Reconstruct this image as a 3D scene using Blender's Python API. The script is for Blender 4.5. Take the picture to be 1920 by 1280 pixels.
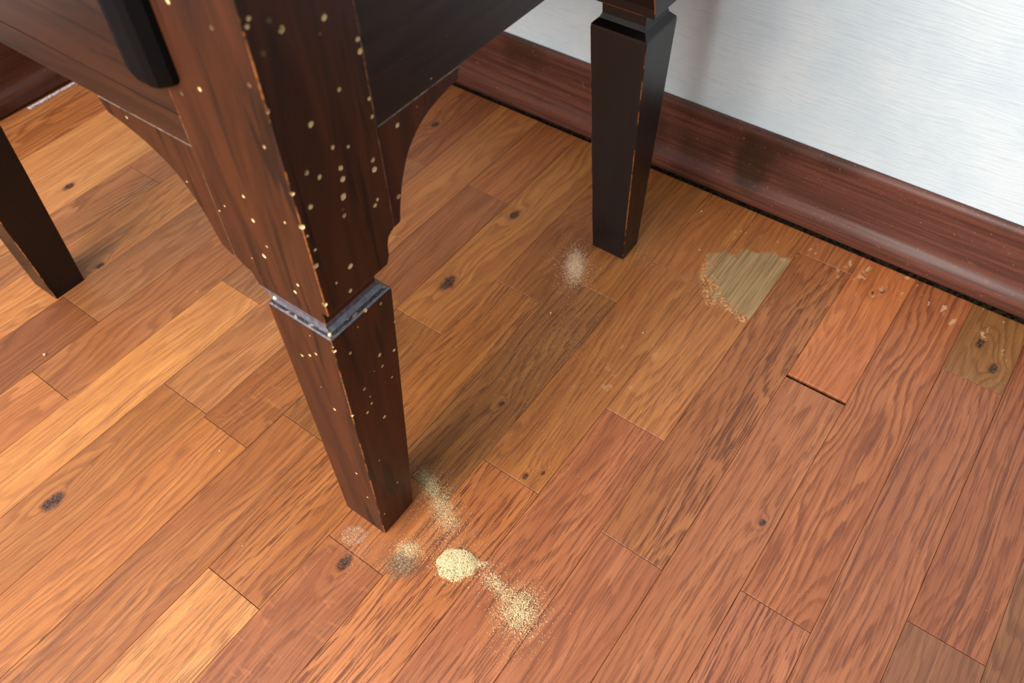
import bpy, bmesh, math, random
import numpy as np
from mathutils import Matrix, Vector

for o in list(bpy.data.objects):
    bpy.data.objects.remove(o, do_unlink=True)
scene = bpy.context.scene
COL = scene.collection

# ------------------------------------------------------------------ camera
cam_data = bpy.data.cameras.new('camera')
cam = bpy.data.objects.new('camera', cam_data)
COL.objects.link(cam)
scene.camera = cam
R_, U_, B_ = (0.588107, -0.808565, -0.018781), (0.636287, 0.448217, 0.627886), (-0.499269, -0.381214, 0.778079)
cam.matrix_world = Matrix(((R_[0], U_[0], B_[0], 0.0), (R_[1], U_[1], B_[1], 0.0),
                           (R_[2], U_[2], B_[2], 0.78), (0, 0, 0, 1)))
cam_data.sensor_width = 36.0
cam_data.lens = 1518.7 / 1920 * 36
cam_data.clip_start = 0.01
cam_data.dof.use_dof = True
cam_data.dof.focus_distance = 0.80
cam_data.dof.aperture_fstop = 7.5

# ------------------------------------------------------------------ light
world = bpy.data.worlds.new('world')
scene.world = world
world.use_nodes = True
world.node_tree.nodes['Background'].inputs[0].default_value = (0.80, 0.90, 1.0, 1)
world.node_tree.nodes['Background'].inputs[1].default_value = 0.26

def area_light(name, loc, target, sx, sy, power, color):
    d = bpy.data.lights.new(name, 'AREA')
    d.shape = 'RECTANGLE'
    d.size, d.size_y = sx, sy
    d.energy = power
    d.color = color
    o = bpy.data.objects.new(name, d)
    COL.objects.link(o)
    o.location = loc
    o.rotation_euler = (Vector(target) - Vector(loc)).to_track_quat('-Z', 'Y').to_euler()
    return o
area_light('window_light', (-1.8, 0.62, 1.45), (0.4, 0.35, 0.1), 1.4, 1.7, 110, (1.0, 0.97, 0.93))
area_light('overhead_fill_light', (-0.5, 0.60, 2.45), (-0.5, 0.60, 0), 1.8, 1.2, 36, (0.95, 0.98, 1.0))  # added soft fill from above, standing in for ceiling bounce

vs = scene.view_settings
vs.view_transform = 'Standard'
vs.look = 'None'
vs.exposure = -0.17
vs.gamma = 1.0
vs.use_curve_mapping = False

# ------------------------------------------------------------------ helpers
def srgb(r, g, b):
    f = lambda c: (c / 255 / 12.92) if c / 255 <= 0.04045 else ((c / 255 + 0.055) / 1.055) ** 2.4
    return (f(r), f(g), f(b), 1.0)

class NT:
    """small node graph builder"""
    def __init__(self, name):
        self.m = bpy.data.materials.new(name)
        self.m.use_nodes = True
        self.t = self.m.node_tree
        self.bsdf = self.t.nodes['Principled BSDF']
    def new(self, t, **k):
        n = self.t.nodes.new(t)
        for a, b in k.items():
            setattr(n, a, b)
        return n
    def put(self, sock, v):
        if isinstance(v, bpy.types.NodeSocket):
            self.t.links.new(v, sock)
        else:
            sock.default_value = v
    def math(self, op, a, b=0.0, c=None, clamp=False):
        n = self.new('ShaderNodeMath', operation=op)
        n.use_clamp = clamp
        self.put(n.inputs[0], a)
        self.put(n.inputs[1], b)
        if c is not None:
            self.put(n.inputs[2], c)
        return n.outputs[0]
    def vec(self, x, y, z):
        n = self.new('ShaderNodeCombineXYZ')
        for i, v in enumerate((x, y, z)):
            self.put(n.inputs[i], v)
        return n.outputs[0]
    def sep(self, v):
        n = self.new('ShaderNodeSeparateXYZ')
        self.put(n.inputs[0], v)
        return n.outputs
    def attr(self, name, vec=False):
        n = self.new('ShaderNodeAttribute', attribute_type='OBJECT', attribute_name=name)
        return n.outputs['Vector'] if vec else n.outputs['Fac']
    def noise(self, vec, scale=1.0, detail=2.0, rough=0.5, dist=0.0):
        n = self.new('ShaderNodeTexNoise')
        self.put(n.inputs['Vector'], vec)
        n.inputs['Scale'].default_value = scale
        n.inputs['Detail'].default_value = detail
        n.inputs['Roughness'].default_value = rough
        n.inputs['Distortion'].default_value = dist
        return n.outputs['Fac']
    def smooth(self, v, a, b):
        n = self.new('ShaderNodeMapRange', interpolation_type='SMOOTHSTEP')
        self.put(n.inputs[0], v)
        n.inputs[1].default_value = a
        n.inputs[2].default_value = b
        return n.outputs[0]
    def mix(self, f, a, b, mode='MIX'):
        n = self.new('ShaderNodeMix', data_type='RGBA', blend_type=mode)
        self.put(n.inputs[0], f)
        self.put(n.inputs[6], a)
        self.put(n.inputs[7], b)
        return n.outputs[2]
    def coords(self):
        return self.new('ShaderNodeTexCoord').outputs['Object']
    def bump(self, h, strength, dist=0.001):
        n = self.new('ShaderNodeBump')
        n.inputs['Strength'].default_value = strength
        n.inputs['Distance'].default_value = dist
        self.put(n.inputs['Height'], h)
        self.put(self.bsdf.inputs['Normal'], n.outputs[0])
    def out(self, color, rough=0.5, spec=0.5):
        self.put(self.bsdf.inputs['Base Color'], color)
        self.put(self.bsdf.inputs['Roughness'], rough)
        self.put(self.bsdf.inputs['Specular IOR Level'], spec)
        return self.m

# ------------------------------------------------------------------ materials
def floor_material():
    g = NT('oak_floor')
    P = g.coords()
    X, Y, Z = g.sep(P)
    seed = g.attr('seed')
    figure, pore, streak = g.attr('figure'), g.attr('pore'), g.attr('streak')
    # slow sideways drift of the grain
    drift = g.math('MULTIPLY', g.math('SUBTRACT', g.noise(g.vec(g.math('MULTIPLY', X, 5), g.math('MULTIPLY', Y, 12), seed), 1, 1), 0.5), 0.012)
    Yd = g.math('ADD', Y, drift)
    # knots bend the rings
    ring_bump = None
    core = None
    for nm in ('knot_a', 'knot_b'):
        kx, ky, ks = g.sep(g.attr(nm, True))
        dx = g.math('DIVIDE', g.math('SUBTRACT', X, kx), 1.7)
        dy = g.math('SUBTRACT', Y, ky)
        wob = g.math('MULTIPLY', g.math('SUBTRACT', g.noise(P, 120, 2), 0.5), 1.0)
        d = g.math('DIVIDE', g.math('SQRT', g.math('ADD', g.math('MULTIPLY', dx, dx), g.math('MULTIPLY', dy, dy))), g.math('MAXIMUM', ks, 0.0001))
        dw = g.math('ADD', d, wob)
        e = g.math('EXPONENT', g.math('MULTIPLY', d, -0.45))
        c = g.math('SUBTRACT', 1.0, g.smooth(dw, 0.55, 1.35))
        ring_bump = e if ring_bump is None else g.math('ADD', ring_bump, e)
        core = c if core is None else g.math('MAXIMUM', core, c)
    v = g.noise(g.vec(g.math('MULTIPLY', X, 3.2), g.math('MULTIPLY', Yd, 17), seed), 1, 2, 0.45)
    v = g.math('ADD', g.math('MULTIPLY', v, 11.0), g.math('MULTIPLY', ring_bump, 3.0))
    v = g.math('ADD', v, g.math('MULTIPLY', Yd, 95.0))
    v = g.math('ADD', v, g.math('MULTIPLY', g.noise(g.vec(g.math('MULTIPLY', X, 30), g.math('MULTIPLY', Yd, 160), seed), 1, 2), 0.8))
    fr = g.math('FRACT', v)
    ring = g.math('MULTIPLY', g.smooth(fr, 0.0, 0.75), g.math('SUBTRACT', 1.0, g.smooth(fr, 0.80, 1.0)))
    # pores: short dark dashes lying along the grain, denser in the ring lines
    wavy = g.math('ADD', Yd, g.math('MULTIPLY', v, 0.00025))
    pn = g.noise(g.vec(g.math('MULTIPLY', X, 24), g.math('MULTIPLY', wavy, 620), seed), 1, 3, 0.66)
    pn2 = g.noise(g.vec(g.math('MULTIPLY', X, 11), g.math('MULTIPLY', wavy, 900), seed), 1, 2, 0.5)
    pores = g.smooth(g.math('ADD', pn, g.math('MULTIPLY', g.math('SUBTRACT', ring, 0.5), 0.12)), 0.53, 0.62)
    fine = g.smooth(pn2, 0.44, 0.62)
    tone = g.noise(g.vec(g.math('MULTIPLY', X, 4.0), g.math('MULTIPLY', Yd, 45), seed), 1, 3, 0.6)
    dstreak = g.smooth(g.noise(g.vec(g.math('MULTIPLY', X, 2.6), g.math('MULTIPLY', Yd, 150), g.math('ADD', seed, 7.3)), 1, 4, 0.68), 0.555, 0.625)
    base = g.new('ShaderNodeObjectInfo').outputs['Color']
    dark = g.mix(1.0, base, (0.29, 0.21, 0.22, 1), 'MULTIPLY')
    mid = g.mix(1.0, base, (0.72, 0.61, 0.56, 1), 'MULTIPLY')
    lite = g.mix(1.0, base, (1.12, 1.12, 1.10, 1), 'MULTIPLY')
    c = g.mix(g.smooth(tone, 0.32, 0.68), mid, lite)
    c = g.mix(0.35, c, base)
    c = g.mix(g.math('MULTIPLY', ring, figure), c, mid)
    c = g.mix(g.math('MULTIPLY', g.math('MULTIPLY', g.smooth(ring, 0.62, 1.0), figure), 0.55), c, dark)
    c = g.mix(g.math('MULTIPLY', fine, 0.62), c, mid)
    c = g.mix(g.math('MULTIPLY', pores, pore), c, dark)
    c = g.mix(g.math('MULTIPLY', dstreak, streak), c, dark)
    fl = g.smooth(g.noise(g.vec(g.math('MULTIPLY', X, 150), g.math('MULTIPLY', Y, 38), seed), 1, 2, 0.5, 0.8), 0.60, 0.68)
    c = g.mix(g.math('MULTIPLY', fl, g.attr('fleck')), c, g.mix(1.0, base, (1.5, 1.55, 1.6, 1), 'MULTIPLY'))
    # long narrow dark lines of open grain that run down every board
    ln = g.noise(g.vec(g.math('MULTIPLY', X, 4.5), g.math('MULTIPLY', wavy, 330), g.math('ADD', seed, 3.9)), 1, 4, 0.7)
    c = g.mix(g.math('MULTIPLY', g.smooth(ln, 0.57, 0.64), g.math('ADD', 0.30, g.math('MULTIPLY', pore, 0.45))), c, dark)
    soft = g.noise(g.vec(g.math('MULTIPLY', X, 1.6), g.math('MULTIPLY', Yd, 42), g.math('ADD', seed, 1.7)), 1, 2, 0.5)
    c = g.mix(g.math('MULTIPLY', g.smooth(soft, 0.50, 0.66), 0.42), c, mid)
    # halo and core of the knots
    halo = g.smooth(ring_bump, 0.35, 0.85)
    c = g.mix(g.math('MULTIPLY', halo, 0.45), c, mid)
    c = g.mix(core, c, g.mix(g.smooth(g.noise(P, 420, 2), 0.45, 0.62), srgb(46, 28, 20), srgb(112, 68, 42)))
    # bare worn patch in the varnish near the wall
    px = g.math('DIVIDE', g.math('SUBTRACT', X, 0.764), 0.066)
    py = g.math('DIVIDE', g.math('SUBTRACT', Y, 0.160), 0.083)
    pd = g.math('SQRT', g.math('ADD', g.math('MULTIPLY', px, px), g.math('MULTIPLY', py, py)))
    pd = g.math('ADD', pd, g.math('MULTIPLY', g.math('SUBTRACT', g.noise(P, 34, 4, 0.6), 0.5), 1.1))
    patch = g.math('MULTIPLY', g.math('SUBTRACT', 1.0, g.smooth(pd, 0.93, 1.03)), g.smooth(Y, 0.1585, 0.1595))
    rim = g.math('MULTIPLY', g.math('SUBTRACT', 1.0, g.smooth(g.math('ABSOLUTE', g.math('SUBTRACT', pd, 1.04)), 0.02, 0.13)), g.math('MULTIPLY', g.smooth(Y, 0.160, 0.162), g.smooth(g.noise(P, 260, 2), 0.45, 0.6)))
    rim = g.math('MULTIPLY', rim, g.math('SUBTRACT', 1.0, g.smooth(X, 0.72, 0.80)))
    pcol = g.mix(g.smooth(g.noise(g.vec(g.math('MULTIPLY', X, 12), g.math('MULTIPLY', Y, 380), 0.0), 1, 3), 0.35, 0.70), srgb(178, 144, 98), srgb(134, 104, 66))
    c = g.mix(g.math('MULTIPLY', patch, 0.9), c, pcol)
    c = g.mix(g.math('MULTIPLY', rim, 0.75), c, srgb(226, 176, 116))
    # pale scuffs beside the skirting and in the middle of the floor
    sc = g.noise(g.vec(g.math('MULTIPLY', X, 1.0), g.math('MULTIPLY', Y, 1.6), 3.1), 48, 4, 0.6)
    reg = g.math('ADD', g.smooth(X, 0.79, 0.86), g.math('MULTIPLY', g.math('SUBTRACT', 1.0, g.smooth(g.math('ADD', g.math('ABSOLUTE', g.math('SUBTRACT', X, 0.55)), g.math('ABSOLUTE', g.math('SUBTRACT', Y, 0.27))), 0.05, 0.12)), 0.5), clamp=True)
    scuff = g.math('MULTIPLY', g.smooth(sc, 0.625, 0.665), reg)
    scuff = g.math('MULTIPLY', scuff, g.math('SUBTRACT', 1.0, g.smooth(Y, 0.25, 0.33)))
    c = g.mix(g.math('MULTIPLY', scuff, 0.7), c, srgb(214, 170, 126))
    rough = g.math('ADD', 0.30, g.math('MULTIPLY', g.noise(P, 14, 3), 0.16))
    rough = g.math('ADD', rough, g.math('MULTIPLY', g.math('MAXIMUM', patch, scuff), 0.25))
    h = g.math('ADD', g.math('MULTIPLY', pores, -0.8), g.math('MULTIPLY', g.noise(g.vec(g.math('MULTIPLY', X, 14), g.math('MULTIPLY', Y, 60), seed), 1, 2), 0.6))
    h = g.math('SUBTRACT', h, g.math('MULTIPLY', core, 1.2))
    g.bump(h, 0.35, 0.0006)
    return g.out(c, rough, 0.5)

def dark_wood(name, axis, c_dark, c_lite, rough=0.3, spec=0.28):
    """stained wood with a little open grain along the given axis"""
    g = NT(name)
    P = g.coords()
    xyz = list(g.sep(P))
    s = [95, 95, 95]
    s[axis] = 7
    V = g.vec(*[g.math('MULTIPLY', xyz[i], s[i]) for i in range(3)])
    n1 = g.noise(V, 1.0, 4, 0.55, 0.6)
    s2 = [330, 330, 330]
    s2[axis] = 22
    n2 = g.noise(g.vec(*[g.math('MULTIPLY', xyz[i], s2[i]) for i in range(3)]), 1.0, 2)
    s3 = [42, 42, 42]
    s3[axis] = 5
    n3 = g.noise(g.vec(*[g.math('MULTIPLY', xyz[i], s3[i]) for i in range(3)]), 1.0, 3, 0.5, 1.2)
    c = g.mix(g.smooth(n3, 0.30, 0.70), g.mix(0.55, c_lite, c_dark), c_lite)
    c = g.mix(g.math('MULTIPLY', g.smooth(n1, 0.53, 0.66), 0.85), c, c_dark)
    c = g.mix(g.math('MULTIPLY', g.smooth(n2, 0.58, 0.74), 0.3), c, c_dark)
    sp = g.smooth(g.noise(P, 900, 1), 0.74, 0.80)
    c = g.mix(g.math('MULTIPLY', sp, 0.25), c, srgb(150, 110, 80))
    g.bump(g.math('ADD', n2, g.noise(P, 45, 2)), 0.10, 0.0006)
    return g.out(c, g.math('ADD', rough, g.math('MULTIPLY', n1, 0.12)), spec)

def worn_edge(name, bare, lo, hi, stretch=(30, 30, 26)):
    g = NT(name)
    P = g.coords()
    xyz = g.sep(P)
    n = g.noise(g.vec(*[g.math('MULTIPLY', xyz[i], stretch[i]) for i in range(3)]), 1.0, 5, 0.72)
    f = g.smooth(n, lo, hi)
    c = g.mix(f, srgb(30, 19, 15), bare)
    c = g.mix(g.math('MULTIPLY', f, g.smooth(g.noise(P, 300, 2), 0.5, 0.6)), c, srgb(120, 70, 34))
    return g.out(c, 0.4, 0.5)

def flaked(name):
    """dark varnish flaking off the top of the collar"""
    g = NT(name)
    P = g.coords()
    X, Y, Z = g.sep(P)
    n = g.noise(g.vec(g.math('MULTIPLY', X, 150), g.math('MULTIPLY', Y, 150), g.math('MULTIPLY', Z, 500)), 1, 4, 0.65, 0.8)
    f = g.smooth(n, 0.55, 0.63)
    c = g.mix(f, srgb(30, 26, 28), srgb(150, 128, 110))
    g.bump(g.smooth(n, 0.45, 0.55), 0.9, 0.0012)
    return g.out(c, 0.28, 0.7)

def simple(name, col, rough=0.5, spec=0.4, nscale=None, col2=None):
    g = NT(name)
    if nscale:
        P = g.coords()
        c = g.mix(g.smooth(g.noise(P, nscale, 3, 0.6), 0.38, 0.62), col, col2)
    else:
        c = col
    return g.out(c, rough, spec)

M_FLOOR = floor_material()
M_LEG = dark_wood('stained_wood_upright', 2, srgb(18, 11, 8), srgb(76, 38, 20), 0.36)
M_LEG_BLACK = dark_wood('darker_wood_upright', 2, srgb(9, 8, 10), srgb(24, 16, 15), 0.30, 0.4)  # darker version of the leg wood, for the other three legs
M_APRON_X = dark_wood('stained_wood_rail_x', 0, srgb(22, 15, 13), srgb(46, 28, 21), 0.34)
M_APRON_Y = dark_wood('stained_wood_rail_y', 1, srgb(26, 15, 11), srgb(62, 34, 22), 0.34)
M_BLACK = simple('black_lacquer', srgb(2, 2, 4), 0.6, 0.12, 60, srgb(4, 4, 5))
M_EDGE = worn_edge('rubbed_edge', srgb(170, 104, 46), 0.45, 0.53)
M_RIM = worn_edge('thin_rubbed_edge', srgb(150, 124, 96), 0.35, 0.6, (60, 60, 60))
M_FLAKE = flaked('flaking_varnish')
M_LEDGE = simple('ledge_painted_sheen', srgb(72, 70, 80), 0.32, 0.8, 240, srgb(96, 93, 104))  # grey base colour stands in for light reflected off the collar's chamfer
M_RAW = simple('bare_wood', srgb(252, 234, 186), 0.8, 0.2, 900, srgb(226, 196, 138))
M_RAWDK = simple('hole_bottom', srgb(28, 18, 12), 0.9, 0.1, 900, srgb(60, 40, 24))
M_DIM = simple('stopped_hole_wood', srgb(120, 96, 66), 0.7, 0.2, 900, srgb(96, 66, 44))

def skirting_material(name, axis):
    g = NT(name)
    P = g.coords()
    xyz = g.sep(P)
    s = [160, 160, 160]
    s[axis] = 5
    n = g.noise(g.vec(*[g.math('MULTIPLY', xyz[i], s[i]) for i in range(3)]), 1, 4, 0.6, 0.4)
    big = g.noise(P, 7.0, 2)
    c = g.mix(g.smooth(n, 0.35, 0.65), srgb(84, 48, 38), srgb(112, 66, 52))
    c = g.mix(g.math('MULTIPLY', g.smooth(big, 0.55, 0.68), 0.6), c, srgb(56, 32, 22))
    if axis == 1:   # greasy dark smudge on the board to the right of the far leg
        sy = g.math('DIVIDE', g.math('SUBTRACT', xyz[1], 0.265), 0.030)
        sz = g.math('DIVIDE', g.math('SUBTRACT', xyz[2], 0.068), 0.045)
        sd = g.math('ADD', g.math('SQRT', g.math('ADD', g.math('MULTIPLY', sy, sy), g.math('MULTIPLY', sz, sz))), g.math('MULTIPLY', g.math('SUBTRACT', g.noise(P, 45, 3), 0.5), 0.9))
        c = g.mix(g.math('MULTIPLY', g.math('SUBTRACT', 1.0, g.smooth(sd, 0.5, 1.2)), 0.8), c, srgb(52, 34, 22))
    sp = g.math('MULTIPLY', g.smooth(g.noise(P, 420, 1), 0.735, 0.77), 0.6)
    c = g.mix(sp, c, srgb(200, 150, 130))
    c = g.mix(g.math('MULTIPLY', g.smooth(g.noise(P, 90, 4, 0.7), 0.62, 0.70), 0.35), c, srgb(150, 98, 76))
    g.bump(n, 0.15, 0.0008)
    return g.out(c, g.math('ADD', 0.36, g.math('MULTIPLY', n, 0.15)), 0.4)
M_SKIRT_R = skirting_material('skirting_wood_right', 1)
M_SKIRT_L = skirting_material('skirting_wood_left', 0)

def plaster(name, axis):
    g = NT(name)
    P = g.coords()
    xyz = g.sep(P)
    along = xyz[axis]
    tilt = g.math('ADD', xyz[2], g.math('MULTIPLY', g.noise(P, 6, 2), 0.02))
    n = g.noise(g.vec(g.math('MULTIPLY', along, 22), 0.0, g.math('MULTIPLY', tilt, 330)), 1, 4, 0.6, 0.3)
    b = g.noise(P, 9, 4, 0.6)
    c = g.mix(g.smooth(b, 0.35, 0.65), srgb(212, 227, 234), srgb(224, 235, 239))
    c = g.mix(g.math('MULTIPLY', g.smooth(n, 0.5, 0.7), 0.34), c, srgb(196, 208, 216))
    g.bump(g.math('ADD', n, g.math('MULTIPLY', b, 1.5)), 0.5, 0.0015)
    return g.out(c, 0.6, 0.3)
M_WALL_R = plaster('painted_plaster_right', 1)
M_WALL_L = plaster('painted_plaster_left', 0)
M_GAP = simple('gap_grime', srgb(22, 16, 12), 0.9, 0.05, 200, srgb(66, 54, 38))
M_DUST = simple('sawdust_cream', srgb(255, 240, 196), 0.9, 0.1, 700, srgb(246, 216, 158))
M_DUSTW = simple('sawdust_pale', srgb(248, 222, 190), 0.9, 0.1, 700, srgb(224, 180, 140))
M_DUSTG = simple('sawdust_grey', srgb(196, 166, 132), 0.9, 0.1, 700, srgb(136, 100, 74))
M_PLASTER = simple('plaster_crumbs', srgb(220, 214, 226), 0.9, 0.1, 300, srgb(190, 176, 186))

def link(name, mesh, parent=None):
    o = bpy.data.objects.new(name, mesh)
    COL.objects.link(o)
    if parent:
        o.parent = parent
    return o
def mesh_obj(name, verts, faces, mats, parent=None, idx=None, smooth=False):
    me = bpy.data.meshes.new(name)
    me.from_pydata([tuple(v) for v in verts], [], [tuple(f) for f in faces])
    for m in mats:
        me.materials.append(m)
    if idx is not None:
        me.polygons.foreach_set('material_index', idx)
    if smooth:
        me.polygons.foreach_set('use_smooth', [True] * len(me.polygons))
    me.update()
    return link(name, me, parent)
def fix_normals(o):
    bm = bmesh.new()
    bm.from_mesh(o.data)
    bmesh.ops.recalc_face_normals(bm, faces=bm.faces)
    bm.to_mesh(o.data)
    bm.free()
def bake(o, mods):
    """apply a stack of modifiers in place"""
    for t, k in mods:
        m = o.modifiers.new(t.lower(), t)
        for a, b in k.items():
            setattr(m, a, b)
    bpy.context.view_layer.update()
    dg = bpy.context.evaluated_depsgraph_get()
    me = bpy.data.meshes.new_from_object(o.evaluated_get(dg))
    old = o.data
    o.modifiers.clear()
    o.data = me
    bpy.data.meshes.remove(old)
BOXF = [(0, 3, 2, 1), (4, 5, 6, 7), (0, 1, 5, 4), (1, 2, 6, 5), (2, 3, 7, 6), (3, 0, 4, 7)]
def box_obj(name, x0, x1, y0, y1, z0, z1, mats, parent=None, bevel=0.0, bmat=-1):
    v = [(x0, y0, z0), (x1, y0, z0), (x1, y1, z0), (x0, y1, z0), (x0, y0, z1), (x1, y0, z1), (x1, y1, z1), (x0, y1, z1)]
    o = mesh_obj(name, v, BOXF, mats, parent)
    if bevel:
        bake(o, [('BEVEL', dict(width=bevel, segments=1, limit_method='ANGLE', material=bmat))])
    return o
def tag(o, label, cat, group=None, kind=None):
    o['label'] = label
    o['category'] = cat
    if group:
        o['group'] = group
    if kind:
        o['kind'] = kind

# ------------------------------------------------------------------ walls and skirting
wall_r = box_obj('wall_right', 0.905, 1.005, -1.6, 1.44, -0.02, 2.5, [M_WALL_R]); wall_r['kind'] = 'structure'
wall_l = box_obj('wall_left', -1.6, 0.905, 1.340, 1.44, -0.02, 2.5, [M_WALL_L]); wall_l['kind'] = 'structure'
# profile: distance out from the wall, height
PROF = [(0.0, 0.004), (0.0135, 0.004), (0.0155, 0.007), (0.0165, 0.014), (0.0168, 0.021), (0.0160, 0.027), (0.0140, 0.032),
        (0.0110, 0.036), (0.0086, 0.039), (0.0078, 0.043), (0.0074, 0.060), (0.0070, 0.085), (0.0068, 0.101), (0.0074, 0.105),
        (0.0082, 0.109), (0.0078, 0.114), (0.0060, 0.118), (0.0035, 0.120), (0.0, 0.1205)]
def skirting(name, kind, lo, hi, mat):
    n = len(PROF)
    v = []
    steps = 2
    for t in (lo, hi):
        for d, z in PROF:
            v.append((0.905 - d, t, z) if kind == 'r' else (t, 1.340 - d, z))
    f = [(i, (i + 1) % n, n + (i + 1) % n, n + i) for i in range(n)]
    f += [tuple(range(n)), tuple(range(2 * n - 1, n - 1, -1))]
    o = mesh_obj(name, v, f, [mat], smooth=True)
    fix_normals(o)
    bm = bmesh.new(); bm.from_mesh(o.data)
    for fc in bm.faces:
        if len(fc.verts) > 4: fc.smooth = False
    bm.to_mesh(o.data); bm.free()
    o['kind'] = 'structure'
    return o
skirting('baseboard_right', 'r', -1.6, 1.323, M_SKIRT_R)
skirting('baseboard_left', 'l', -1.6, 0.905, M_SKIRT_L)

# ------------------------------------------------------------------ floor
floor = box_obj('floor', -1.6, 0.905, -1.6, 1.34, -0.05, -0.004, [M_GAP])
floor['kind'] = 'structure'
rng = random.Random(5)
FAR = (0.0, 0.0, -1)
def B(x, c, fig=0.25, pore=0.45, streak=0.15, ka=None, kb=None, gap=None):
    return dict(x=x, c=c, fig=fig, pore=pore, streak=streak, ka=ka, kb=kb, gap=gap)
XE = 0.8879
# every row of boards from the corner of the room towards the camera:
# y range, then boards from left to right with the x of their left end
ROWS = [
 (1.285, 1.339, [B(-0.9, (170, 100, 56)), B(0.1, (176, 104, 58), .5)]),
 (1.210, 1.285, [B(-0.8, (196, 118, 66)), B(0.0, (182, 104, 54), .85, .2, .2)]),
 (1.136, 1.210, [B(-1.0, (180, 112, 62)), B(-0.05, (222, 146, 88), .25, .1, .25)]),
 (1.063, 1.136, [B(-0.7, (198, 122, 70)), B(0.16, (224, 150, 92), .2, .1, .0, (0.36, 1.095, .006))]),
 (0.988, 1.063, [B(-0.9, (190, 120, 70)), B(0.05, (182, 116, 74), .9, .1, .1), B(0.443, (186, 112, 74), .2)]),
 (0.910, 0.988, [B(-1.0, (190, 110, 60)), B(-0.2, (222, 140, 80), .25, .4, .1, (0.285, 0.917, .004))]),
 (0.833, 0.910, [B(-0.9, (170, 100, 56)), B(-0.12, (146, 78, 46), .6, .1, .2), B(0.222, (166, 104, 66), .35, .2, .1)]),
 (0.759, 0.833, [B(-1.0, (186, 110, 62)), B(-0.42, (206, 122, 70), .55, .15, .05), B(0.126, (178, 104, 62), .5, .1, .12), ]),
 (0.686, 0.759, [B(-1.1, (230, 150, 86)), B(-0.35, (238, 156, 90), .15, .35, .0), B(0.363, (166, 106, 70), .4, .2, .1, None, None), B(0.70, (160, 90, 56), .7, .1, .35, (0.788, 0.741, .005))]),
 (0.609, 0.686, [B(-0.9, (200, 120, 66)), B(-0.3, (196, 120, 64), .5, .3, .3, (0.035, 0.657, .008)), B(0.208, (204, 130, 82), .3, .35, .05, (0.192, 0.672, .0022)), B(0.56, (190, 118, 70), .45, .15, .1)]),
 (0.536, 0.609, [B(-1.0, (186, 112, 60)), B(-0.25, (208, 124, 66), .45, .4, .15), B(0.204, (172, 98, 54), .3, .5, .25), B(0.47, (156, 90, 58), .3, .2, .4), B(0.703, (184, 106, 62), .45, .2, .35)]),
 (0.461, 0.536, [B(-0.8, (178, 100, 56)), B(-0.32, (184, 108, 60), .35, .5, .45), B(0.26, (160, 98, 52), .4, .4, .2), B(0.459, (190, 118, 62), .4, .3, .05, (0.532, 0.509, .0085), (0.689, 0.515, .006))]),
 (0.386, 0.461, [B(-0.9, (200, 120, 70)), B(-0.45, (236, 156, 94), .2, .6, .0), B(0.084, (192, 112, 60), .2, .85, .1), B(0.31, (186, 112, 56), .3, .7, .25), B(0.573, (166, 96, 50), .35, .35, .25)]),
 (0.310, 0.386, [B(-0.8, (190, 112, 60)), B(-0.30, (176, 98, 62), .35, .45, .1, (0.168, 0.352, .006)), B(0.181, (196, 114, 66), .2, .7, .1), B(0.283, (160, 100, 56), .3, .7, .3, (0.418, 0.337, .0026)), B(0.63, (188, 116, 60), .35, .3, .1)]),
 (0.235, 0.310, [B(-1.0, (190, 110, 62)), B(-0.32, (210, 122, 70), .2, .95, .05), B(0.347, (192, 116, 62), .25, .45, .1, (0.356, 0.259, .0028), (0.371, 0.246, .0022)), B(0.72, (194, 116, 62), .3, .3, .1)]),
 (0.158, 0.235, [B(-0.8, (178, 98, 60)), B(-0.28, (184, 102, 68), .25, .65, .1), B(0.483, (200, 122, 70), .2, .5, .0)]),
 (0.085, 0.158, [B(-0.9, (178, 98, 60)), B(-0.38, (178, 98, 68), .45, .3, .15), B(0.349, (178, 104, 62), .35, .9, .3), B(0.848, (190, 110, 68), .3, .3, .1)]),
 (0.0125, 0.085, [B(-0.8, (170, 92, 60)), B(-0.22, (184, 106, 72), .25, .55, .1, (0.455, 0.026, .003)), B(0.645, (214, 118, 68), .15, .35, .0, (0.843, 0.041, .0026), (0.833, 0.050, .0015), 0.0052)]),
 (-0.0605, 0.0125, [B(-0.7, (170, 92, 62)), B(-0.1, (178, 100, 74), .2, .9, .1), B(0.376, (182, 100, 64), .75, .45, .15)]),
 (-0.130, -0.0605, [B(-0.7, (150, 84, 58)), B(0.02, (166, 92, 66), .35, .5, .8), B(0.763, (146, 98, 56), .6, .1, .1, (0.828, -0.086, .0052), (0.797, -0.110, .0055))]),
 (-0.2035, -0.130, [B(-0.8, (140, 80, 54)), B(-0.1, (136, 82, 64), .2, .3, .15), B(0.441, (160, 86, 60), .3, .55, .7)]),
 (-0.278, -0.2035, [B(-0.8, (140, 80, 54)), B(0.05, (136, 84, 60), .4, .4, .6)]),
 (-0.352, -0.278, [B(-0.8, (160, 90, 60)), B(0.0, (160, 90, 60)), B(0.5, (170, 98, 64))]),
 (-0.426, -0.352, [B(-0.8, (160, 90, 60)), B(0.2, (170, 98, 64))]),
 (-0.500, -0.426, [B(-0.8, (160, 90, 60)), B(0.35, (170, 98, 64))]),
]
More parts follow.
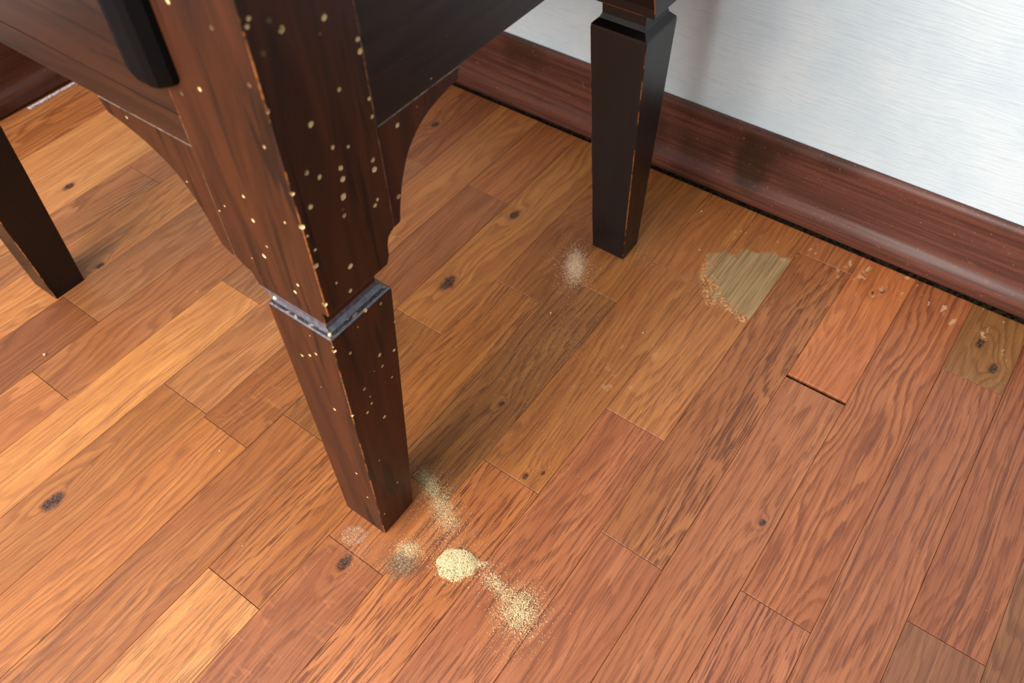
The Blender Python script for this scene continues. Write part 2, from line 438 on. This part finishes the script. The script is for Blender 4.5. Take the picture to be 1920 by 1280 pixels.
def floor_board(x0, x1, y0, y1, b):
    g = 0.00020
    ge = 0.00034
    x0 += ge
    x1 -= ge
    y0 += g
    y1 -= g
    if b['gap']:
        x0 += b['gap']
    c = 0.00035
    top = rng.uniform(-0.00012, 0.00012)
    def ring(i, z):
        return [(x0 + i, y0 + i, z), (x1 - i, y0 + i, z), (x1 - i, y1 - i, z), (x0 + i, y1 - i, z)]
    v = ring(0, -0.004) + ring(0, top - c) + ring(c, top)
    f = []
    for k in (0, 4):
        for i in range(4):
            f.append((k + i, k + (i + 1) % 4, k + 4 + (i + 1) % 4, k + 4 + i))
    f.append((8, 9, 10, 11))
    o = mesh_obj('floor_board', v, f, [M_FLOOR], floor)
    o.color = srgb(*(0.68 * b['c'][0] + 0.32 * 168, 0.68 * b['c'][1] + 0.32 * 118, (0.68 * b['c'][2] + 0.32 * 66) * 0.96))
    o['fleck'] = 0.26 if b['c'] in ((176, 98, 62), (172, 98, 54)) else 0.0
    o['seed'] = rng.uniform(0, 50)
    o['figure'] = float(b['fig']); o['pore'] = float(b['pore']); o['streak'] = float(b['streak'])
    o['knot_a'] = list(b['ka'] or (9.0, 9.0, 0.001))
    o['knot_b'] = list(b['kb'] or (9.0, 9.0, 0.001))
    return o
for y0, y1, bs in ROWS:
    for i, b in enumerate(bs):
        x1 = bs[i + 1]['x'] if i + 1 < len(bs) else XE
        floor_board(b['x'], x1, y0, y1, b)

# ------------------------------------------------------------------ the table
table = bpy.data.objects.new('side_table', None)
COL.objects.link(table)
table.location = (0, 0, 0)
tag(table, 'dark brown wooden side table with tapered legs, riddled with woodworm holes', 'table')

def loft(name, secs, mats, parent, flake_sheen_from=None):
    v, f, idx = [], [], []
    for z, x0, x1, y0, y1 in secs:
        v += [(x0, y0, z), (x1, y0, z), (x1, y1, z), (x0, y1, z)]
    n = len(secs)
    for s in range(n - 1):
        for i in range(4):
            f.append((s * 4 + i, s * 4 + (i + 1) % 4, s * 4 + 4 + (i + 1) % 4, s * 4 + 4 + i))
            idx.append((flake_sheen_from or {}).get(s, 0))
    f.append((3, 2, 1, 0)); idx.append(0)
    k = (n - 1) * 4
    f.append((k, k + 1, k + 2, k + 3)); idx.append(0)
    o = mesh_obj(name, v, f, mats, parent, idx)
    return o

# --- front leg, sections: z, x0, x1, y0, y1
F_SECS = [(0.0, .2163, .2617, .3390, .3930), (.3205, .2163, .2826, .3305, .3970), (.3240, .2166, .2823, .3308, .3967),
          (.3252, .2176, .2811, .3320, .3955), (.3275, .2190, .2790, .3338, .3940), (.3305, .2206, .2748, .3368, .3990),
          (.3345, .2208, .2740, .3376, .4080), (.3480, .2208, .2760, .3372, .4120), (.3487, .2200, .2832, .3302, .4140),
          (.3510, .2200, .2838, .3300, .4190), (.3560, .2200, .2862, .3300, .4240),
          (.3660, .2200, .2871, .3300, .4245), (.3722, .2200, .2890, .3300, .4245), (.3757, .2200, .2940, .3300, .4245),
          (.3765, .2200, .2960, .3300, .4245), (.7000, .2200, .2960, .3300, .4245)]
front_leg = loft('leg', F_SECS, [M_LEG, M_EDGE, M_FLAKE, M_RAW, M_LEDGE], table, {2: 4, 3: 2, 4: 4, 5: 4})  # ledge bands paint the rim highlight and chamfer sheen around the flaking band
bake(front_leg, [('BEVEL', dict(width=0.0008, segments=2, limit_method='ANGLE', angle_limit=math.radians(50), material=1))])

# --- woodworm holes: position on the face, radius in mm, p plugged with frass / h hollow / d filled and stained
HU = [(0.2252, 0.5707, 1.2, 'p'), (0.223, 0.5675, 1.2, 'p'), (0.2367, 0.5645, 1.2, 'd'), (0.2426, 0.5567, 1.9, 'h'), (0.2724, 0.5493, 1.5, 'p'), (0.2671, 0.5424, 1.0, 'd'), (0.2277, 0.5504, 1.3, 'd'), (0.2935, 0.5262, 1.4, 'p'), (0.2935, 0.5184, 1.6, 'p'), (0.2722, 0.5043, 1.3, 'p'), (0.2462, 0.4955, 1.7, 'p'), (0.2940, 0.4858, 1.2, 'p'), (0.2938, 0.4728, 1.2, 'p'), (0.2579, 0.4718, 1.2, 'p'), (0.2698, 0.4647, 1.0, 'p'), (0.2427, 0.459, 1.4, 'p'), (0.2603, 0.4542, 1.7, 'p'), (0.26, 0.4458, 1.7, 'p'), (0.2344, 0.4679, 1.3, 'h'), (0.2571, 0.4329, 2.0, 'p'), (0.2303, 0.4438, 1.6, 'p'), (0.2542, 0.4188, 1.4, 'h'), (0.2543, 0.424, 1.0, 'd'), (0.2875, 0.4427, 1.5, 'h'), (0.2873, 0.4349, 1.8, 'p'), (0.285, 0.4106, 1.2, 'p'), (0.2819, 0.4075, 1.4, 'p'), (0.2223, 0.4254, 0.9, 'p'), (0.2223, 0.3986, 1.6, 'p'), (0.2491, 0.3755, 1.8, 'p'), (0.2342, 0.3717, 0.8, 'p'), (0.2439, 0.3549, 1.4, 'p'), (0.2250, 0.4110, .9, 'p')]
HB = [(0.3146, 0.4536, 1.5, 'p'), (0.3050, 0.3989, 1.6, 'h'), (0.335, 0.456, .4, 'p'), (.327, .449, .5, 'd')]
HAX = [(.345, .535, 1.0, 'd'), (.372, .49, .6, 'd'), (.36, .485, .4, 'd'), (.352, .4685, .5, 'p')]
HL = [(0.3466, 0.4299, 0.8, 'p'), (0.3829, 0.4126, 1.4, 'p'), (0.3841, 0.433, 1.2, 'p'), (0.4119, 0.4107, 0.6, 'p'), (0.4212, 0.4015, 0.6, 'p'), (0.3894, 0.511, 1.3, 'p'), (0.4112, 0.4998, 1.3, 'd'), (0.339, 0.5327, 1.3, 'd'), (0.3432, 0.4904, 1.1, 'h'), (0.3851, 0.3778, 1.7, 'p'), (0.3773, 0.3915, 0.9, 'h'), (0.3552, 0.3665, 1.1, 'p'), (0.3614, 0.3554, 1.4, 'p'), (0.3568, 0.5597, 1.2, 'd'), (0.3891, 0.5643, 1.5, 'p'), (0.402, 0.366, .5, 'p')]
HLB = [(0.4962, 0.4482, 1.2, 'h'), (0.4507, 0.4131, 0.6, 'p')]
HLR = [(0.2689, 0.3177, 1.3, 'h'), (0.2796, 0.2854, 1.0, 'p'), (0.2427, 0.3152, 0.6, 'p'), (0.2736, 0.2542, 1.5, 'p'), (0.2302, 0.296, 1.4, 'h'), (0.2577, 0.2646, 1.4, 'p'), (0.2581, 0.2489, 1.3, 'h'), (0.2488, 0.2518, 0.4, 'p'), (0.2658, 0.2243, 0.9, 'p'), (0.2348, 0.2429, 1.4, 'h'), (0.2388, 0.2273, 0.9, 'h'), (0.2387, 0.217, 1.1, 'p'), (0.2322, 0.2111, 1.4, 'p'), (0.2488, 0.1835, 1.6, 'p'), (0.2318, 0.1305, 0.7, 'p'), (0.2465, 0.0659, 1.1, 'h'), (0.2221, 0.0365, 0.9, 'p')]
HLL = [(0.3551, 0.3143, 0.5, 'p'), (0.3757, 0.275, 1.3, 'h'), (0.3643, 0.2835, 1.2, 'p'), (0.3554, 0.2921, 1.2, 'p'), (0.3554, 0.2163, 1.5, 'p'), (0.3548, 0.1093, 1.1, 'p'), (0.3494, 0.0679, 0.9, 'p'), (0.3738, 0.0764, 0.5, 'd'), (0.3638, 0.2418, 0.5, 'h')]
HCORNER = [(.22, .33, 0.4613, 1.3, 'h'), (.22, .33, 0.4341, 1.6, 'p'), (.22, .33, 0.3614, 1.5, 'h'), (.22, .33, .5196, 1.3, 'd'), (.2163, .3308, 0.3123, 1.5, 'h'), (.2163, .3332, 0.2248, 1.3, 'p'), (.2163, .3307, .3175, .6, 'h')]
def yl(z): return .339 + (.3305 - .339) * min(z, .32) / .32
ny = Vector((0, -1, 0)); nx = Vector((-1, 0, 0)); nc = Vector((-1, -1, 0)).normalized()
holes_leg = [(Vector((x, .33, z)), ny, r, k) for x, z, r, k in HU]
holes_leg += [(Vector((.22, y, z)), nx, r, k) for y, z, r, k in HL]
holes_leg += [(Vector((x, yl(z), z)), ny, r, k) for x, z, r, k in HLR]
holes_leg += [(Vector((.2163, y, z)), nx, r, k) for y, z, r, k in HLL]
holes_leg += [(Vector((x + .0006, y + .0006, z)), nc, r, k) for x, y, z, r, k in HCORNER]
holes_leg += [(Vector((.2534, .3316, .3236)), Vector((0, -.8, .6)).normalized(), 1.5, 'p')]

def frame(n, jit):
    up = Vector((0, 0, 1))
    a = up.cross(n).normalized()
    b = n.cross(a)
    c, s = math.cos(jit), math.sin(jit)
    return a * c + b * s, b * c - a * s
def cutter(holes, seed):
    holes = [(p, n, r * (1.18 if r > .7 else 1.3), k) for p, n, r, k in holes]
    r_ = random.Random(seed)
    v, f = [], []
    outl = []
    for p, n, r, k in holes:
        a, b = frame(n, r_.uniform(0, 3))
        N = 10
        ph = [1 + r_.uniform(-.14, .14) for _ in range(N)]
        sq = r_.uniform(.85, 1.1)
        ring = [(a * math.cos(2 * math.pi * i / N) * ph[i] + b * math.sin(2 * math.pi * i / N) * ph[i] * sq) * r * .001 for i in range(N)]
        depth = dict(p=.0006, h=.0030, d=.0003)[k] * (1.5 if r > 1.4 and k == 'p' else 1)
        o = len(v)
        v += [p + n * .0012 + q for q in ring] + [p - n * depth + q for q in ring]
        f += [tuple(o + i for i in range(N)), tuple(o + N + i for i in range(N - 1, -1, -1))]
        f += [(o + i, o + N + i, o + N + (i + 1) % N, o + (i + 1) % N) for i in range(N)]
        outl.append((p, n, ring, depth, k, r))
    return v, f, outl
def drill(target, holes, seed):
    v, f, outl = cutter(holes, seed)
    c = mesh_obj('cut', v, f, [M_RAW])
    fix_normals(c)
    bake(target, [('BOOLEAN', dict(operation='DIFFERENCE', solver='EXACT', object=c, use_self=True))])
    me = c.data
    bpy.data.objects.remove(c)
    bpy.data.meshes.remove(me)
    # the pale lining of each hole, its own small cup
    for p, n, ring, depth, k, r in outl:
        N = len(ring)
        lip = -.00002
        dd = depth * .92
        inn = .90
        vv = [p + n * lip + q * .985 for q in ring] + [p - n * dd * .5 + q * inn for q in ring]
        vv += [p - n * dd + q * (inn * .75) for q in ring] + [p - n * (dd * (.72 if k == 'p' else 1))]
        ff, ii = [], []
        for L in (0, N):
            for i in range(N):
                ff.append((L + i, L + (i + 1) % N, L + N + (i + 1) % N, L + N + i))
                ii.append(0)
        for i in range(N):
            ff.append((2 * N + i, 2 * N + (i + 1) % N, 3 * N)); ii.append(1 if k == 'h' else 0)
        mats = [M_DIM, M_DIM] if k == 'd' else [M_RAW, M_RAWDK]
        h = mesh_obj('woodworm_hole', [w - p for w in vv], ff, mats, target, ii)
        h.location = p
drill(front_leg, holes_leg, 3)
# the chip of bare wood on the back corner of the collar
def chip(parent, p, s, seed):
    r_ = random.Random(seed)
    bm = bmesh.new()
    bmesh.ops.create_icosphere(bm, subdivisions=2, radius=1)
    for vtx in bm.verts:
        j = 1 + r_.uniform(-.18, .18)
        vtx.co = Vector((vtx.co.x * s[0] * j, vtx.co.y * s[1] * j, vtx.co.z * s[2] * j))
    me = bpy.data.meshes.new('splinter')
    bm.to_mesh(me); bm.free()
    me.materials.append(M_RAW)
    o = link('splinter', me, parent)
    o.location = p
    o['label'] = 'pale flake of bare wood on the collar'
    return o
chip(front_leg, (.2210, .3915, .3290), (.0018, .0028, .0018), 1)
chip(front_leg, (.2192, .3338, .3272), (.0014, .0014, .0016), 4)

# --- right leg by the wall and left leg
def leg_secs(x0b, x1b, y0b, y1b, x0c, x1c, y0c, y1c, X0, X1, Y0, Y1, nx0, nx1):
    m = .0045
    return [(0.0, x0b, x1b, y0b, y1b), (.3180, x0c, x1c, y0c, y1c), (.3215, x0c + .0004, x1c - .0004, y0c + .0004, y1c - .0004),
            (.3232, x0c + .002, x1c - .002, y0c + .002, y1c - .002), (.3275, x0c + .0065, x1c - .0065, y0c + .0065, y1c - .0065),
            (.3330, x0c + .0085, x1c - .0085, y0c + .0085, y1c - .0085), (.3450, x0c + .0080, x1c - .0080, y0c + .0080, y1c - .0080),
            (.3456, nx0, nx1, Y0, Y1 - .012), (.3560, nx0 - .001, nx1 + .001, Y0, Y1 - .006), (.3700, X0 + .006, X1, Y0, Y1 - .002), (.3765, X0, X1, Y0, Y1), (.70, X0, X1, Y0, Y1)]
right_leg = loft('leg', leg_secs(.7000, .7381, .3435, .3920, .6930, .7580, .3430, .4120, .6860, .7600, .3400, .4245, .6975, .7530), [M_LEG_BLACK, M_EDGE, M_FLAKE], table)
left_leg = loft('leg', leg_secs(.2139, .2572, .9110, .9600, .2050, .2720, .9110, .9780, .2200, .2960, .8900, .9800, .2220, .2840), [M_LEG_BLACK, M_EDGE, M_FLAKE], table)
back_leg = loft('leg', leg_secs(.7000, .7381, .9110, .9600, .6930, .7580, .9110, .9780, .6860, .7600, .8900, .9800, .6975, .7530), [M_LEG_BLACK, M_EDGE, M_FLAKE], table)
for l in (right_leg, left_leg, back_leg):
    bake(l, [('BEVEL', dict(width=0.0009, segments=2, limit_method='ANGLE', angle_limit=math.radians(50), material=1))])

# --- aprons
def prism(name, pts, axis, a0, a1, mats, parent, bevel=.0005, bmat=1):
    n = len(pts)
    mk = (lambda q, t: (q[0], t, q[1])) if axis == 'y' else (lambda q, t: (t, q[0], q[1]))
    v = [mk(q, a0) for q in pts] + [mk(q, a1) for q in pts]
    f = [tuple(range(n)), tuple(range(2 * n - 1, n - 1, -1))] + [(i, (i + 1) % n, n + (i + 1) % n, n + i) for i in range(n)]
    o = mesh_obj(name, v, f, mats, parent)
    fix_normals(o)
    if bevel:
        bake(o, [('BEVEL', dict(width=bevel, segments=1, limit_method='ANGLE', angle_limit=math.radians(50), material=bmat))])
    return o
def spline(pts, k=5):
    out = []
    for i in range(len(pts) - 1):
        p0, p1, p2, p3 = (np.array(pts[max(0, min(len(pts) - 1, j))]) for j in (i - 1, i, i + 1, i + 2))
        for s in range(k):
            t = s / k
            out.append(tuple(.5 * ((2 * p1) + (p2 - p0) * t + (2 * p0 - 5 * p1 + 4 * p2 - p3) * t * t + (3 * p1 - p0 - 3 * p2 + p3) * t ** 3)))
    out.append(tuple(pts[-1]))
    return out
apron_side = prism('apron', [(.2964, .4632), (.6856, .4632), (.6856, .70), (.2964, .70)], 'y', .3304, .3500, [M_APRON_X, M_RIM], table)
apron_front = prism('apron', [(.4249, .4550), (.8896, .4550), (.8896, .4775), (.8896, .70), (.4249, .70)], 'x', .2204, .2400, [M_APRON_Y, M_RIM], table)
apron_back = prism('apron', [(.4249, .4550), (.8896, .4550), (.8896, .70), (.4249, .70)], 'x', .7400, .7596, [M_APRON_Y, M_RIM], table)
apron_far = prism('apron', [(.2964, .4632), (.6856, .4632), (.6856, .70), (.2964, .70)], 'y', .9600, .9796, [M_APRON_X, M_RIM], table)
# the scribed line along the front apron
cut = box_obj('cut', .2195, .2211, .4200, .8950, .4785, .4797, [M_LEG])
bake(apron_front, [('BOOLEAN', dict(operation='DIFFERENCE', solver='EXACT', object=cut))])
bpy.data.objects.remove(cut)

ARCH_R = [(.3812, .4604), (.3800, .4535)] + spline([(.3770, .4522), (.3675, .4515), (.3434, .4450), (.3239, .4306), (.3128, .4111), (.3066, .3924), (.3035, .3775)]) + [(.3019, .3760), (.2962, .3757)]
def bracket_y(mir, y0, y1):
    pts = [(.2962, .4628), (.3818, .4628)] + ARCH_R
    if mir:
        pts = [(.982 - x, z) for x, z in pts]
    return prism('bracket', pts, 'y', y0, y1, [M_LEG, M_RIM], table, .0005)
ARCH_L = [(.5242, .4500)] + spline([(.5205, .4425), (.4985, .4372), (.4800, .4301), (.4625, .4185), (.4510, .4030), (.4437, .3854), (.4400, .3690)]) + [(.4372, .3590), (.4325, .3568), (.4300, .3548), (.4247, .3541)]
def bracket_x(mir, x0, x1):
    pts = [(.4247, .4546), (.5250, .4546)] + ARCH_L
    if mir:
        pts = [(1.3145 - y, z) for y, z in pts]
    return prism('bracket', pts, 'x', x0, x1, [M_LEG, M_RIM], table, .0005)
br1 = bracket_y(False, .3304, .350)
drill(br1, [(Vector((x, .3304, z)), ny, r, k) for x, z, r, k in HB], 8)
br2 = bracket_x(False, .2204, .240)
drill(br2, [(Vector((.2204, y, z)), nx, r, k) for y, z, r, k in HLB], 9)
drill(apron_side, [(Vector((x, .3304, z)), ny, r, k) for x, z, r, k in HAX], 11)
bracket_y(True, .3404, .360)
bracket_x(True, .2204, .240)

# --- round-ended black moulding hanging down the front apron beside the leg
prof = [(-1, 0), (-.92, .35), (-.62, .85), (-.3, 1.0), (.3, 1.0), (.62, .85), (.92, .35), (1, 0)]
v, f = [], []
secs = []
W, D, yc, zb = .0225, .0125, .4290, .5010
for k in range(9):
    t = k / 8
    s = math.sin(math.acos(max(0.0, 1 - t)))
    secs.append((zb + .012 * t, max(s, .06)))
secs.append((.70, 1.0))
for z, s in secs:
    for a, d in prof:
        v.append((.2204 - D * d * (.35 + .65 * s), yc + a * W * s, z))
n = len(prof)
for s in range(len(secs) - 1):
    for i in range(n - 1):
        f.append((s * n + i, s * n + i + 1, s * n + n + i + 1, s * n + n + i))
    f.append((s * n + n - 1, s * n, s * n + n, s * n + 2 * n - 1))
f.append(tuple(range(n - 1, -1, -1)))
f.append(tuple(range((len(secs) - 1) * n, len(secs) * n)))
md = mesh_obj('moulding', v, f, [M_BLACK], table, smooth=False)
fix_normals(md)
md['label'] = 'black round-ended moulding on the apron'

# --- table top, above the picture
box_obj('tabletop', .195, .785, .305, 1.0, .70, .722, [M_APRON_Y, M_EDGE], table, .003, 1)

# ------------------------------------------------------------------ sawdust
OCT = np.array([(1, 0, 0), (-1, 0, 0), (0, 1, 0), (0, -1, 0), (0, 0, 1), (0, 0, -1)], float)
OF = np.array([(0, 2, 4), (2, 1, 4), (1, 3, 4), (3, 0, 4), (2, 0, 5), (1, 2, 5), (3, 1, 5), (0, 3, 5)])
def grains(name, pts, sizes, mat, seed, label, cat='sawdust', parent=None):
    r = np.random.default_rng(seed)
    n = len(pts)
    A = r.normal(size=(n, 3, 3))
    Q, _ = np.linalg.qr(A)
    sc = sizes[:, None] * r.uniform(.45, 1.0, (n, 3))
    sc[:, 0] *= r.uniform(1.0, 1.7, n)
    V = np.einsum('nij,kj->nki', Q * sc[:, None, :], OCT)
    low = V[:, :, 2].min(axis=1)
    V = V + pts[:, None, :]
    V[:, :, 2] -= low[:, None] * .85
    F = (OF[None] + (np.arange(n) * 6)[:, None, None]).reshape(-1, 3)
    me = bpy.data.meshes.new(name)
    me.vertices.add(n * 6)
    me.vertices.foreach_set('co', V.reshape(-1).astype(np.float32))
    me.loops.add(len(F) * 3)
    me.loops.foreach_set('vertex_index', F.reshape(-1).astype(np.int32))
    me.polygons.add(len(F))
    me.polygons.foreach_set('loop_start', np.arange(len(F), dtype=np.int32) * 3)
    me.update(calc_edges=True)
    me.materials.append(mat)
    o = link(name, me, parent)
    if label:
        tag(o, label, cat, kind='stuff')
    return o
RV = np.array((.588, -.809)); FV = np.array((.809, .588))
def ell(r, n, cx, cy, a, b, ang=0.0, hard=False):
    """n points about a centre, half axes a along the picture's right, b away from the camera"""
    if hard:
        t = r.uniform(0, 2 * math.pi, n); q = np.sqrt(r.uniform(0, 1, n)) * (1 + .05 * np.sin(3 * t + 1) + .05 * np.sin(7 * t) + r.normal(0, .05, n))
        u, w = q * np.cos(t), q * np.sin(t)
    else:
        u, w = r.normal(0, .55, n), r.normal(0, .55, n)
    u, w = u * a, w * b
    c, s = math.cos(ang), math.sin(ang)
    u, w = u * c - w * s, u * s + w * c
    return np.array((cx, cy)) + u[:, None] * RV + w[:, None] * FV, None
def seg(r, n, p, q, sd, taper=0.0):
    t = r.uniform(0, 1, n)
    P = np.array(p)[None] * (1 - t)[:, None] + np.array(q)[None] * t[:, None]
    return P + r.normal(0, 1, (n, 2)) * (sd * (1 - taper * t))[:, None]
def flat(P, z=0.0001):
    return np.concatenate([P, np.full((len(P), 1), z)], 1)
def heap(P, c, a, b, h):
    d = P - np.array(c)
    u, w = d @ RV / a, d @ FV / b
    q = np.clip(1 - (u * u + w * w), 0, 1)
    return np.concatenate([P, (.0001 + h * q ** .8)[:, None]], 1)
r = np.random.default_rng(11)
# compact mound in front of the front leg
c1 = (.233, .257)
P = np.concatenate([heap(ell(r, 5200, *c1, .0205, .0170, hard=True)[0], c1, .0215, .018, .0045),
                    flat(ell(r, 420, *c1, .030, .020)[0]), flat(seg(r, 220, (.241, .245), (.252, .232), .0022))])
grains('sawdust_pile', P, r.uniform(.00035, .00065, len(P)), M_DUST, 1, 'thick bright cream mound of sawdust on the floor, in front of the eaten table leg')
# looser pile to the lower right with a trail of grains leading to it
c2 = (.2305, .1765)
P = np.concatenate([heap(ell(r, 2300, *c2, .0185, .0215)[0], c2, .022, .026, .0028), flat(ell(r, 700, *c2, .030, .032)[0]),
                    flat(seg(r, 620, (.242, .224), (.236, .196), .0042)), flat(seg(r, 160, (.243, .232), (.24, .215), .007))])
grains('sawdust_pile', P, r.uniform(.00035, .0006, len(P)), M_DUST, 2, 'loose cream sawdust pile with a trail of grains, lowest and rightmost of the piles')
# band of dust behind the front leg
P = np.concatenate([flat(seg(r, 1500, (.293, .352), (.283, .328), .0055)), flat(seg(r, 1900, (.283, .325), (.262, .288), .0068)),
                    flat(seg(r, 700, (.29, .34), (.262, .285), .012))])
grains('sawdust_pile', P, r.uniform(.00025, .0005, len(P)), M_DUST, 3, 'long scattered band of cream sawdust beside the back right corner of the eaten leg foot')
# grey-brown patch at the right of the foot
c4 = (.2165, .3075)
P = flat(ell(r, 1000, *c4, .014, .010)[0])
grains('sawdust_pile', P, r.uniform(.0003, .0005, len(P)), M_DUST, 4, 'small cream smear of sawdust just right of the tip of the leg foot')
P = flat(ell(r, 3400, .2005, .302, .0155, .0125)[0])
grains('sawdust_pile', P, r.uniform(.0003, .0005, len(P)), M_DUSTG, 5, 'grey-brown dust patch between the leg foot and the bright mound')
# thin round film left of the foot tip
P = flat(ell(r, 1300, .196, .3640, .0135, .0110, hard=True)[0], .00003)
grains('sawdust_pile', P, r.uniform(.0002, .0004, len(P)), M_DUSTW, 6, 'thin pinkish oval film of dust left of the tip of the leg foot')
# heap beside the leg at the wall
P = np.concatenate([flat(ell(r, 4200, .654, .390, .012, .027, -.12)[0]), flat(ell(r, 800, .65, .388, .028, .045)[0])])
grains('sawdust_pile', P, r.uniform(.0003, .0006, len(P)), M_DUSTW, 7, 'soft whitish pile of dust beside the leg nearest the wall')
# grains thrown across the boards
P = np.concatenate([flat(ell(r, 1500, .245, .285, .040, .030)[0]), flat(ell(r, 500, .23, .235, .06, .05)[0]),
                    flat(ell(r, 240, .19, .165, .03, .02)[0]), flat(ell(r, 1000, .46, .33, .09, .15)[0]), flat(ell(r, 550, .545, .325, .05, .04)[0]),
                    flat(ell(r, 160, .72, .33, .05, .05)[0]), flat(np.stack([r.uniform(0, .88, 420), r.uniform(-.2, .45, 420)], 1)),
                    flat(np.stack([r.uniform(.1, .88, 60), r.uniform(.45, 1.2, 60)], 1)), flat(ell(r, 380, .185, .345, .02, .02)[0]),
                    flat(seg(r, 120, (.735, .338), (.70, .30), .006))])
keep = P[:, 0] < .886
for ax0, ax1, ay0, ay1 in ((.2163, .2617, .339, .393), (.70, .738, .343, .392), (.2139, .2572, .911, .96), (.70, .738, .911, .96)):
    keep &= ~((P[:, 0] > ax0 - .001) & (P[:, 0] < ax1 + .001) & (P[:, 1] > ay0 - .001) & (P[:, 1] < ay1 + .001))
P = P[keep]
grains('scattered_sawdust', P, r.uniform(.0002, .00042, len(P)), M_DUSTW, 8, 'fine pale grains of sawdust strewn over the floor boards', 'sawdust')
# larger crumbs
P = np.array([(.150, .842, 0), (.1835, .5575, 0), (.775, .268, 0), (.845, .302, 0), (.742, .232, 0), (.566, .369, 0), (.605, .257, 0), (.12, .45, 0), (.33, .77, 0)])
grains('scattered_crumbs', P, np.array([.0030, .0014, .0017, .0016, .0014, .0015, .0015, .0013, .0010]), M_DUSTW, 9, 'a few larger pale crumbs of wood lying on the floor boards', 'crumbs')
# plaster crumbs lying along the foot of the left skirting
P = flat(np.stack([r.uniform(.44, .56, 900), 1.3215 - np.abs(r.normal(0, .0022, 900))], 1))
grains('plaster_crumbs', P, r.uniform(.0006, .0014, len(P)), M_PLASTER, 10, 'pale line of plaster crumbs on the floor along the foot of the far left skirting board', 'debris')
